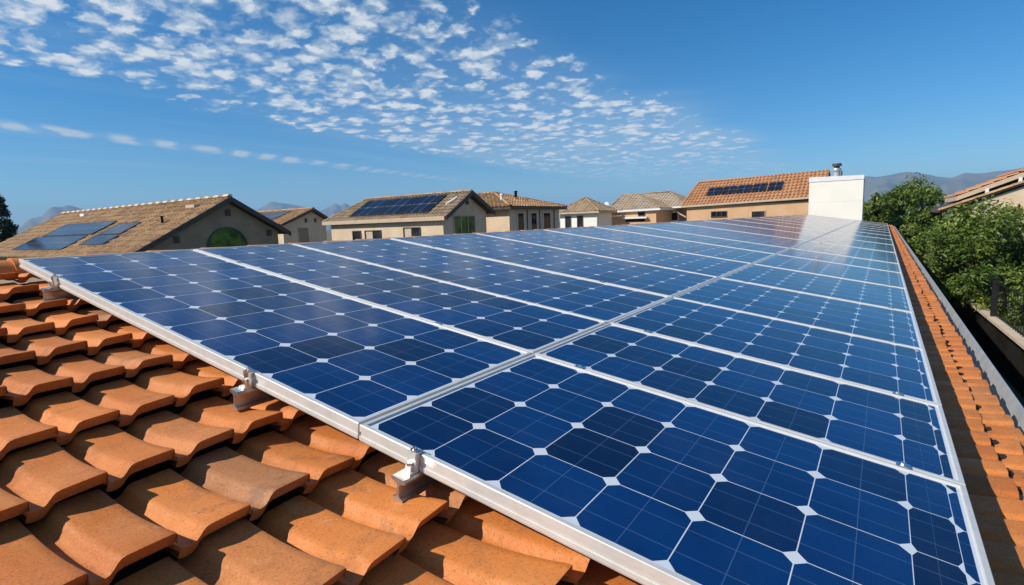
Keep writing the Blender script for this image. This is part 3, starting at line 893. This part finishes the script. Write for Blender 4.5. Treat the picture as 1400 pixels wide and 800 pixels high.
ridge_caps(m, q0, q1, 0.1, 0.36, rn)
roof4 = m.build('roof', [MT['tan_tile'], MT['darkwood']], H4)
for (y0, y1) in ((28.08, 28.76), (29.66, 30.34), (31.24, 32.15)):
    window(H4, y0, y1, -0.74, 1.09, X4, 'x', 'darkpane', 'stucco_grey', fwid=0.10)
for y in (29.2, 30.75, 32.7):
    m = MB(); m.tube([(X4 + .04, y, GZ), (X4 + .04, y, 1.31)], 0.03, 6); m.build('downpipe', MT['darkwood'], H4)
vent_pipe(roof4, (-19.3, 28.3, 2.0), 0.09, 0.30, 'whitepaint'); vent_pipe(roof4, (-19.6, 30.4, 2.2), 0.10, 0.36)

# ---- house six: little white hip house
H6 = empty('white_house', (0, 0, 0))
tag(H6, 'little white house with two small windows under a pyramid tiled roof', 'house', 'neighbouring houses')
m = MB(); m.box((-24.3, 45, GZ), (-20.5, 48.3, 1.28)); m.build('wall', MT['stucco_white'], H6)
m = MB(); a, b, c, d = (-24.7, 44.6, 1.30), (-20.1, 44.6, 1.30), (-20.1, 48.7, 1.30), (-24.7, 48.7, 1.30); q = (-22.4, 46.6, 2.62)
for p0, p1 in ((a, b), (b, c), (c, d), (d, a)): barrel_slope(m, p0, p1, q, q, 0.34, 0.45, 0.06, rn)
m.prism([d, c, b, a], (0, 0, -0.16), 1)
for p in (a, b, c, d): ridge_caps(m, p, q, 0.1, 0.4, rn)
m.build('roof', [MT['grey_tile'], MT['trim']], H6)
for (x0, x1) in ((-23.7, -23.2), (-22.45, -21.95)): window(H6, x0, x1, -0.1, 0.88, 45, 'y', 'pane', 'darkwood', fwid=0.06)

# ---- house seven and eight: peach walls below linked hips
H7 = empty('peach_house', (0, 0, 0))
tag(H7, 'low peach house with grey brown hip roof just right of the little white house', 'house', 'neighbouring houses')
m = MB(); m.box((-21.0, 49.3, GZ), (-16.5, 55, 1.28)); m.build('wall', MT['stucco_peach'], H7)
m = MB(); a, b, c, d = (-21.4, 49, 1.32), (-16.0, 49, 1.40), (-16.0, 55.8, 1.40), (-21.6, 55.8, 1.32)
q0, q1 = (-21.0, 52.4, 2.95), (-19.6, 52.4, 2.92)
barrel_slope(m, a, b, q0, q1, 0.34, 0.45, 0.06, rn); barrel_slope(m, b, c, q1, q1, 0.34, 0.45, 0.06, rn); barrel_slope(m, d, a, q0, q0, 0.34, 0.45, 0.06, rn); barrel_slope(m, c, d, q1, q0, 0.34, 0.45, 0.06, rn)
m.prism([d, c, b, a], (0, 0, -0.18), 1)
ridge_caps(m, a, q0, 0.1, 0.4, rn); ridge_caps(m, b, q1, 0.1, 0.4, rn); ridge_caps(m, q0, q1, 0.1, 0.4, rn)
m.build('roof', [MT['grey_tile'], MT['whitepaint']], H7)
m = MB(); m.box((-19.7, 48.95, 0.50), (-17.3, 49.295, 0.66)); m.build('awning', MT['whitepaint'], H7)
window(H7, -18.2, -17.6, 0.78, 1.05, 49.3, 'y', 'darkpane', 'darkwood', fwid=0.05)
m = MB(); m.box((-19.5, 49.3 - .012, 0.22), (-17.6, 49.299, 0.48)); m.build('dark_opening', MT['darkpane'], H7)

H8 = empty('hip_house', (0, 0, 0))
tag(H8, 'brown hip roofed house with a white framed window, between the peach and orange roofed houses', 'house', 'neighbouring houses')
m = MB(); m.box((-21.5, 53.9, GZ), (-15.0, 60, 1.5)); m.build('wall', MT['stucco_brown'], H8)
m = MB(); a, b, c, d = (-22.0, 52.5, 1.50), (-14.7, 52.5, 1.56), (-14.7, 60.4, 1.56), (-22.0, 60.4, 1.50)
q0, q1 = (-20.8, 56.2, 3.08), (-17.4, 56.2, 3.16)
barrel_slope(m, a, b, q0, q1, 0.34, 0.45, 0.06, rn); barrel_slope(m, b, c, q1, q1, 0.34, 0.45, 0.06, rn); barrel_slope(m, d, a, q0, q0, 0.34, 0.45, 0.06, rn); barrel_slope(m, c, d, q1, q0, 0.34, 0.45, 0.06, rn)
m.prism([d, c, b, a], (0, 0, -0.16), 1)
ridge_caps(m, q0, q1, 0.1, 0.4, rn); ridge_caps(m, b, q1, 0.1, 0.4, rn)
m.build('roof', [MT['grey_tile'], MT['whitepaint']], H8)
window(H8, -16.6, -15.9, 0.2, 0.95, 53.9, 'y', 'darkpane', 'whitepaint', fwid=0.12)
m = MB(); m.prism([(-16.6, 52.9, 1.1), (-16.2, 52.9, 1.34), (-14.8, 52.9, 0.55), (-14.8, 52.9, 0.42), (-16.2, 52.9, 1.2), (-16.6, 52.9, 0.96)], (0, 0.1, 0)); m.build('brace', MT['trim'], H8)
# satellite dish on the peach roof
dish = empty('satellite_dish', (-21.9, 50.4, 1.66))
tag(dish, 'tiny white satellite dish between the little white house and the peach house', 'satellite dish')
m = MB(); rows = []
for k in range(5):
    rr_ = 0.24 * k / 4
    rows.append([(rr_ * math.cos(q * PI / 6), -0.3 * (0.06 - rr_ * rr_) - 0.0 - 0.12, 0.36 + rr_ * math.sin(q * PI / 6)) for q in range(12)])
m.grid(rows, 0, True, True); m.build('reflector', MT['whitepaint'], dish)
m = MB(); m.tube([(0, 0, -0.2), (0, 0, 0.3), (0, -0.1, 0.36)], 0.03, 6); m.build('mast', MT['gutter'], dish)

# ---- house five: orange pantile roof behind the array's far end
H5 = empty('orange_roof_house', (0, 0, 0))
tag(H5, 'peach walled house with orange pantile roof and a row of five dark panels', 'house', 'neighbouring houses')
m = MB(); m.prism([(-12.1, 43.98, GZ), (-12.1, 43.98, 1.30), (-12.1, 47.5, 3.2), (-12.1, 51, 1.3), (-12.1, 51, GZ)], (9.4, 0, 0)); m.build('wall', MT['stucco_peach'], H5)
m = MB()
e0, e1, k0, k1 = (-12.5, 43.8, 1.36), (-2.4, 43.8, 1.62), (-12.1, 47.5, 3.36), (-2.4, 47.5, 3.52)
barrel_slope(m, e0, e1, k0, k1, 0.27, 0.5, 0.075, rn)
slab(m, [e0, e1, k1, k0]); slab(m, [(-2.4, 51.2, 1.4), (-12.5, 51.2, 1.4), k0, k1])
ridge_caps(m, k0, k1, 0.11, 0.36, rn)
ridge_caps(m, e0, k0, 0.10, 0.36, rn)
m.build('roof', [MT['orange_tile'], MT['darkwood']], H5)
m = MB(); m.prism([(-12.5, 43.72, 1.24), (-2.4, 43.72, 1.50), (-2.4, 43.72, 1.66), (-12.5, 43.72, 1.40)], (0, 0.07, 0)); m.build('fascia', MT['trim'], H5)
fr = window(H5, -10.15, -9.05, 0.45, 0.80, 43.98, 'y', 'darkpane', 'darkwood', 2, fwid=0.05)
window(H5, -7.2, -6.3, 0.2, 0.72, 43.98, 'y', 'pane', 'trim', 0, fwid=0.05)
A5 = axes(e0, e1, k0)
names5 = ['leftmost', 'second from left', 'middle', 'second from right', 'rightmost']
for k in range(5):
    a0 = 1.62 + k * 1.13
    roof_panel(H5, *A5, a0 + 0.04, a0 + 1.07, 1.35, 2.7, 2, 2, names5[k] + ' dark panel of the row of five on the orange pantile roof', GR1)

# ---- white block with a metal flue at the far end of our roof
WB = empty('white_block', (0, 0, 0))
tag(WB, 'plain white rendered block with a metal flue beyond the far end of the solar array', 'building')
m = MB(); bx0, bx1, bY = -2.66, 0.06, 36.4
m.box((bx0, bY, GZ), (bx1, bY + 2.0, 1.05)); m.box((bx0 + .012, bY + .012, 1.05), (bx1 - .012, bY + 2, 1.07)); m.box((bx0, bY, 1.07), (bx1, bY + 2.0, 2.27))
m.build('wall', MT['stucco_white'], WB)
m = MB(); m.prism([(bx0 - .02, bY - .03, 2.27), (bx1 + .02, bY - .03, 2.27), (bx1 + .02, bY - .03, 2.50), (bx0 - .02, bY - .03, 2.56)], (0, 2.06, 0)); m.build('parapet_cap', MT['whitepaint'], WB)
fl = empty('chimney_flue', (-1.33, 37.2, 2.5))
tag(fl, 'stubby galvanised metal flue with a dark cap on top of the white block', 'chimney flue')
m = MB(); m.tube([(0, 0, -0.02), (0, 0, 0.42)], 0.19, 14); m.tube([(0, 0, 0.36), (0, 0, 0.42), (0, 0, 0.52)], [0.24, 0.25, 0.22], 14); m.build('pipe', MT['flue'], fl)
m = MB(); m.tube([(0, 0, 0.52), (0, 0, 0.66)], 0.15, 12); m.tube([(0, 0, 0.66), (0, 0, 0.80)], [0.26, 0.24], 14); m.build('cap', MT['darkwood'], fl)
m = MB(); m.box((0.22, -0.06, -0.02), (0.30, 0.06, 0.34)); m.build('bracket', MT['darkwood'], fl)

# ------------------------------------------------------------------ right side: alley, wall, fence, yard, house
def cop(y): return 3.14 + (22.95 - y) * 0.0339
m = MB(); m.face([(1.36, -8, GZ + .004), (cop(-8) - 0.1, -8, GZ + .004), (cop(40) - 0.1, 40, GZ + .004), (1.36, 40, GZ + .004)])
structure(m.build('alley_ground', MT['ground_shade']))
rw = empty('retaining_wall', (cop(16), 16, GZ))
tag(rw, 'low shade-black garden wall with a pale coping running along the alley below the roof', 'wall')
def rwp(x, y, z): return (x - cop(16), y - 16, z - GZ)
m = MB()
m.prism([rwp(cop(-8) + .12, -8, GZ), rwp(cop(-8) + .16, -8, GZ), rwp(cop(-8) + .16, -8, -2.27), rwp(cop(-8) + .12, -8, -2.27)], (cop(23) - cop(-8), 31, 0)); m.build('wall_body', MT['wall_shade'], rw)
m = MB(); y = -8.0
while y < 22:
    x, x2 = cop(y), cop(y + 2.38)
    m.prism([rwp(x - .07, y, -2.27), rwp(x + .18, y, -2.27), rwp(x + .18, y, -2.20), rwp(x - .07, y, -2.20)], (x2 - x, 2.38, 0)); y += 2.4
m.build('coping', MT['coping'], rw)
m = MB(); m.face([(cop(-8) + .14, -8, -2.36), (60, -8, -2.36), (60, 60, -2.36), (cop(60) + .14, 60, -2.36)])
structure(m.build('yard_ground', MT['lawn']))
# iron fence on the coping
fe = empty('iron_fence', (cop(16.7), 16.7, -2.2))
tag(fe, 'black iron railing with thin upright bars standing on the pale coping', 'fence')
def fp(y, z, d=0.05): return (cop(y) + d - cop(16.7), y - 16.7, z)
fe_y0, fe_y1 = 3.0, 16.7
for y in (16.7, 13.0, 9.3, 5.6):
    m = MB(); s = 0.055 if y > 16 else 0.035
    p = fp(y, 0); m.box((p[0] - s, p[1] - s, 0), (p[0] + s, p[1] + s, 0.92)); m.box((p[0] - s - .02, p[1] - s - .02, 0.92), (p[0] + s + .02, p[1] + s + .02, 0.96)); m.build('post', MT['black'], fe)
for z in (0.10, 0.84):
    m = MB(); a, b = Vector(fp(fe_y0, z)), Vector(fp(fe_y1 - 0.06, z)); m.tube([a, b], 0.016, 6); m.build('rail', MT['black'], fe)
m = MB(); y = fe_y0 + 0.06
while y < fe_y1 - 0.1:
    a = fp(y, 0.04); m.tube([a, (a[0], a[1], 0.90)], 0.0065, 5); y += 0.20
bars = m.build('bars', MT['black'], fe)

for k_ in ('darkpane', 'foliage_reflection', 'farcells'):
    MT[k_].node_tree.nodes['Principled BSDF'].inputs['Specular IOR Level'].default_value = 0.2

def plant(kind, label, cat, c, rad, nclump, nleaf, size, trunk=None, seed=1, group=None, leaf='leaf', flat=1.0, tall=None):
    """trunk, limbs and a crown of separate leaves gathered into clumps"""
    rnd = random.Random(seed)
    cx_, cy_, cz_ = c
    base = trunk if trunk is not None else cz_ - rad[2]
    t = empty(kind, (cx_, cy_, base))
    tag(t, label, cat, group)
    O = Vector((cx_, cy_, base))
    clumps = []
    while len(clumps) < nclump:
        p = Vector((rnd.uniform(-1, 1), rnd.uniform(-1, 1), rnd.uniform(-1, 1)))
        l = p.length
        if l > 1 or l < 0.35 and rnd.random() < 0.8: continue
        if tall:               # spindle crown
            k = max(0.0, 1 - ((p.z + 1) / 2) ** 1.6) ** 0.6; p.x *= k; p.y *= k
        sz_ = rnd.uniform(0.13, 0.27) if not tall else rnd.uniform(0.10, 0.18)
        q = Vector((p.x * rad[0], p.y * rad[1], p.z * rad[2])) * rnd.uniform(0.80, 1.08)
        clumps.append((Vector(c) - O + q, sz_, rnd.uniform(-0.25, 0.25), p))
    m = MB()
    # limbs
    tk = MB()
    top = Vector(c) - O
    r_t = max(0.03, rad[0] * 0.07)
    tk.tube([Vector((0, 0, 0)), Vector((0.02, 0.01, top.z * 0.35)), Vector((-0.02, 0.02, top.z * 0.7)), top + Vector((0, 0, rad[2] * 0.4))], [r_t * 1.3, r_t, r_t * 0.8, r_t * 0.35], 8)
    for (q, s_, v_, p) in clumps[:26]:
        st = Vector((0, 0, top.z * rnd.uniform(0.45, 0.95)))
        mid = st.lerp(q, 0.55) + Vector((0, 0, -0.06 * rad[2]))
        tk.tube([st, mid, q], [r_t * 0.4, r_t * 0.25, r_t * 0.1], 5)
    tk.build('trunk', MT['bark'], t)
    R_ = (rad[0] + rad[1] + rad[2]) / 3
    for i in range(nleaf):
        q, s_, v_, p = rnd.choice(clumps)
        d = Vector((rnd.gauss(0, 1), rnd.gauss(0, 1), rnd.gauss(0, 0.8)))
        d = d.normalized() * (rnd.random() ** 0.5) * s_ * R_
        pos = q + d
        nrm = (d.normalized() * 0.7 + Vector((rnd.gauss(0, .6), rnd.gauss(0, .6), 0.5 + rnd.gauss(0, .6)))).normalized()
        tg = nrm.cross(Vector((rnd.gauss(0, 1), rnd.gauss(0, 1), rnd.gauss(0, 1)))).normalized()
        bt = nrm.cross(tg)
        L_ = size * rnd.uniform(0.6, 1.35); w_ = L_ * rnd.uniform(0.32, 0.5)
        m.tile = min(1, max(0.001, 0.45 + v_ + rnd.gauss(0, 0.2)))
        m.face([pos - tg * L_, pos - bt * w_ + nrm * L_ * 0.12, pos + tg * L_, pos + bt * w_ + nrm * L_ * 0.12], 0, False)
    m.build('crown', MT[leaf], t, 'leaf')
    return t

TG = 'garden trees and bushes beyond the gutter'
plant('leafy_tree', 'wide bushy tree overhanging the dark alley in front of the pale house', 'tree', (3.35, 19.2, -1.0), (1.45, 2.2, 1.45), 120, 26000, 0.065, GZ + 1.0, 1, TG)
plant('leafy_tree', 'bushy tree cut by the right picture edge, behind the iron railing', 'tree', (5.2, 18.5, -1.3), (1.3, 2.0, 1.15), 80, 14000, 0.065, GZ + 1.0, 2, TG)
plant('leafy_tree', 'tall tree with a pointed top between the white block and the pale house', 'tree', (2.50, 41.5, -0.65), (2.05, 2.2, 2.95), 130, 20000, 0.11, GZ, 3, TG)
plant('leafy_tree', 'lower tree just right of the white block and half hidden behind it', 'tree', (0.30, 42.5, -0.5), (1.25, 1.6, 2.1), 70, 9000, 0.11, GZ, 4, TG)
plant('leafy_tree', 'slim tree in the dark gap between the pointed tree and the overhanging one', 'tree', (2.55, 30.5, -0.7), (0.8, 1.3, 1.35), 75, 11000, 0.08, GZ, 5, TG)
plant('bush', 'low bright bush behind the black railing post', 'bush', (4.0, 17.2, -1.95), (0.45, 1.4, 0.5), 50, 4000, 0.06, None, 7, TG)
plant('bush', 'shaggy green bush behind the middle of the railing bars', 'bush', (4.25, 14.2, -1.9), (0.40, 1.5, 0.55), 60, 5000, 0.06, None, 8, TG)
plant('bush', 'green bush behind the railing bars, cut by the right picture edge', 'bush', (4.3, 10.8, -1.95), (0.40, 1.7, 0.5), 60, 5000, 0.06, None, 9, TG)
plant('cypress_tree', 'dark narrow cypress at the left picture edge behind the brown gable house', 'tree', (-50.0, 11.15, 0.2), (1.0, 1.0, 3.6), 150, 9000, 0.12, GZ, 10, None, 'leafdark', 1.0, True)

# pale garden wall seen through the railing
gw = MB(); gw.box((4.9, 12, -2.36), (5.05, 24, -1.35)); gwo = gw.build('garden_wall', MT['stucco_grey'])
tag(gwo, 'pale garden wall glimpsed behind the bushes and the railing', 'wall')

# house at the right edge
H9 = empty('stucco_house', (0, 0, 0))
tag(H9, 'pale stucco house at the right picture edge with two stacked low pitched tile rakes', 'house', 'neighbouring houses')
m = MB(); m.prism([(3.75, 25.12, -2.3), (7.6, 25.12, -2.3), (7.6, 25.12, 0.42), (5.4, 25.12, 1.26), (3.75, 25.12, 0.62)], (0, 7, 0)); m.build('wall', MT['stucco_beige'], H9)
m = MB(); m.box((4.75, 25.07, 0.30), (7.6, 25.117, 0.44)); m.build('band', MT['stucco_peach'], H9)
m = MB()
lo = [Vector((2.75, 25.0, 0.395)), Vector((5.4, 25.0, 1.40)), Vector((8.2, 25.0, 0.5))]
for a, b in zip(lo, lo[1:]):
    m.prism([a, b, b - Vector((0, 0, 0.07)), a - Vector((0, 0, 0.07))], (0, 7.5, 0), 1)
ridge_caps(m, lo[0] + Vector((0, 0.05, 0)), lo[1] + Vector((0, .05, 0)), 0.085, 0.36, rn, 0.0)
ridge_caps(m, lo[2] + Vector((0, 0.05, 0)), lo[1] + Vector((0, .05, 0)), 0.085, 0.36, rn, 0.0)
roof9 = m.build('lower_roof', [MT['tan_tile'], MT['darkwood']], H9)
m = MB()
hi = [Vector((3.42, 27.0, 0.92)), Vector((5.30, 27.0, 1.70)), Vector((8.2, 27.0, 0.9))]
for a, b in zip(hi, hi[1:]):
    m.prism([a, b, b - Vector((0, 0, 0.17)), a - Vector((0, 0, 0.17))], (0, 5, 0), 1)
    barrel_slope(m, *((a, a + Vector((0, 5, 0)), b, b + Vector((0, 5, 0))) if a.z < b.z else (b + Vector((0, 5, 0)), b, a + Vector((0, 5, 0)), a)), 0.28, 0.4, 0.05, rn)
ridge_caps(m, hi[1], hi[1] + Vector((0, 5, 0)), 0.11, 0.36, rn, 0.05)
m.build('upper_roof', [MT['orange_tile'], MT['trim']], H9)
m = MB()
m.prism([(3.9, 27.6, 0.6), (6.6, 27.6, 0.6), (6.6, 27.6, 1.0), (5.3, 27.6, 1.5), (3.9, 27.6, 0.92)], (0, 3, 0)); m.build('clerestory_wall', MT['darkwood'], H9)
for x, z0, z1 in ((4.32, 0.9, 1.16), (5.25, 1.2, 1.52)):
    m = MB(); m.box((x - .05, 26.95, z0), (x + .05, 27.08, z1 + .0)); m.build('post', MT['whitepaint'], H9)
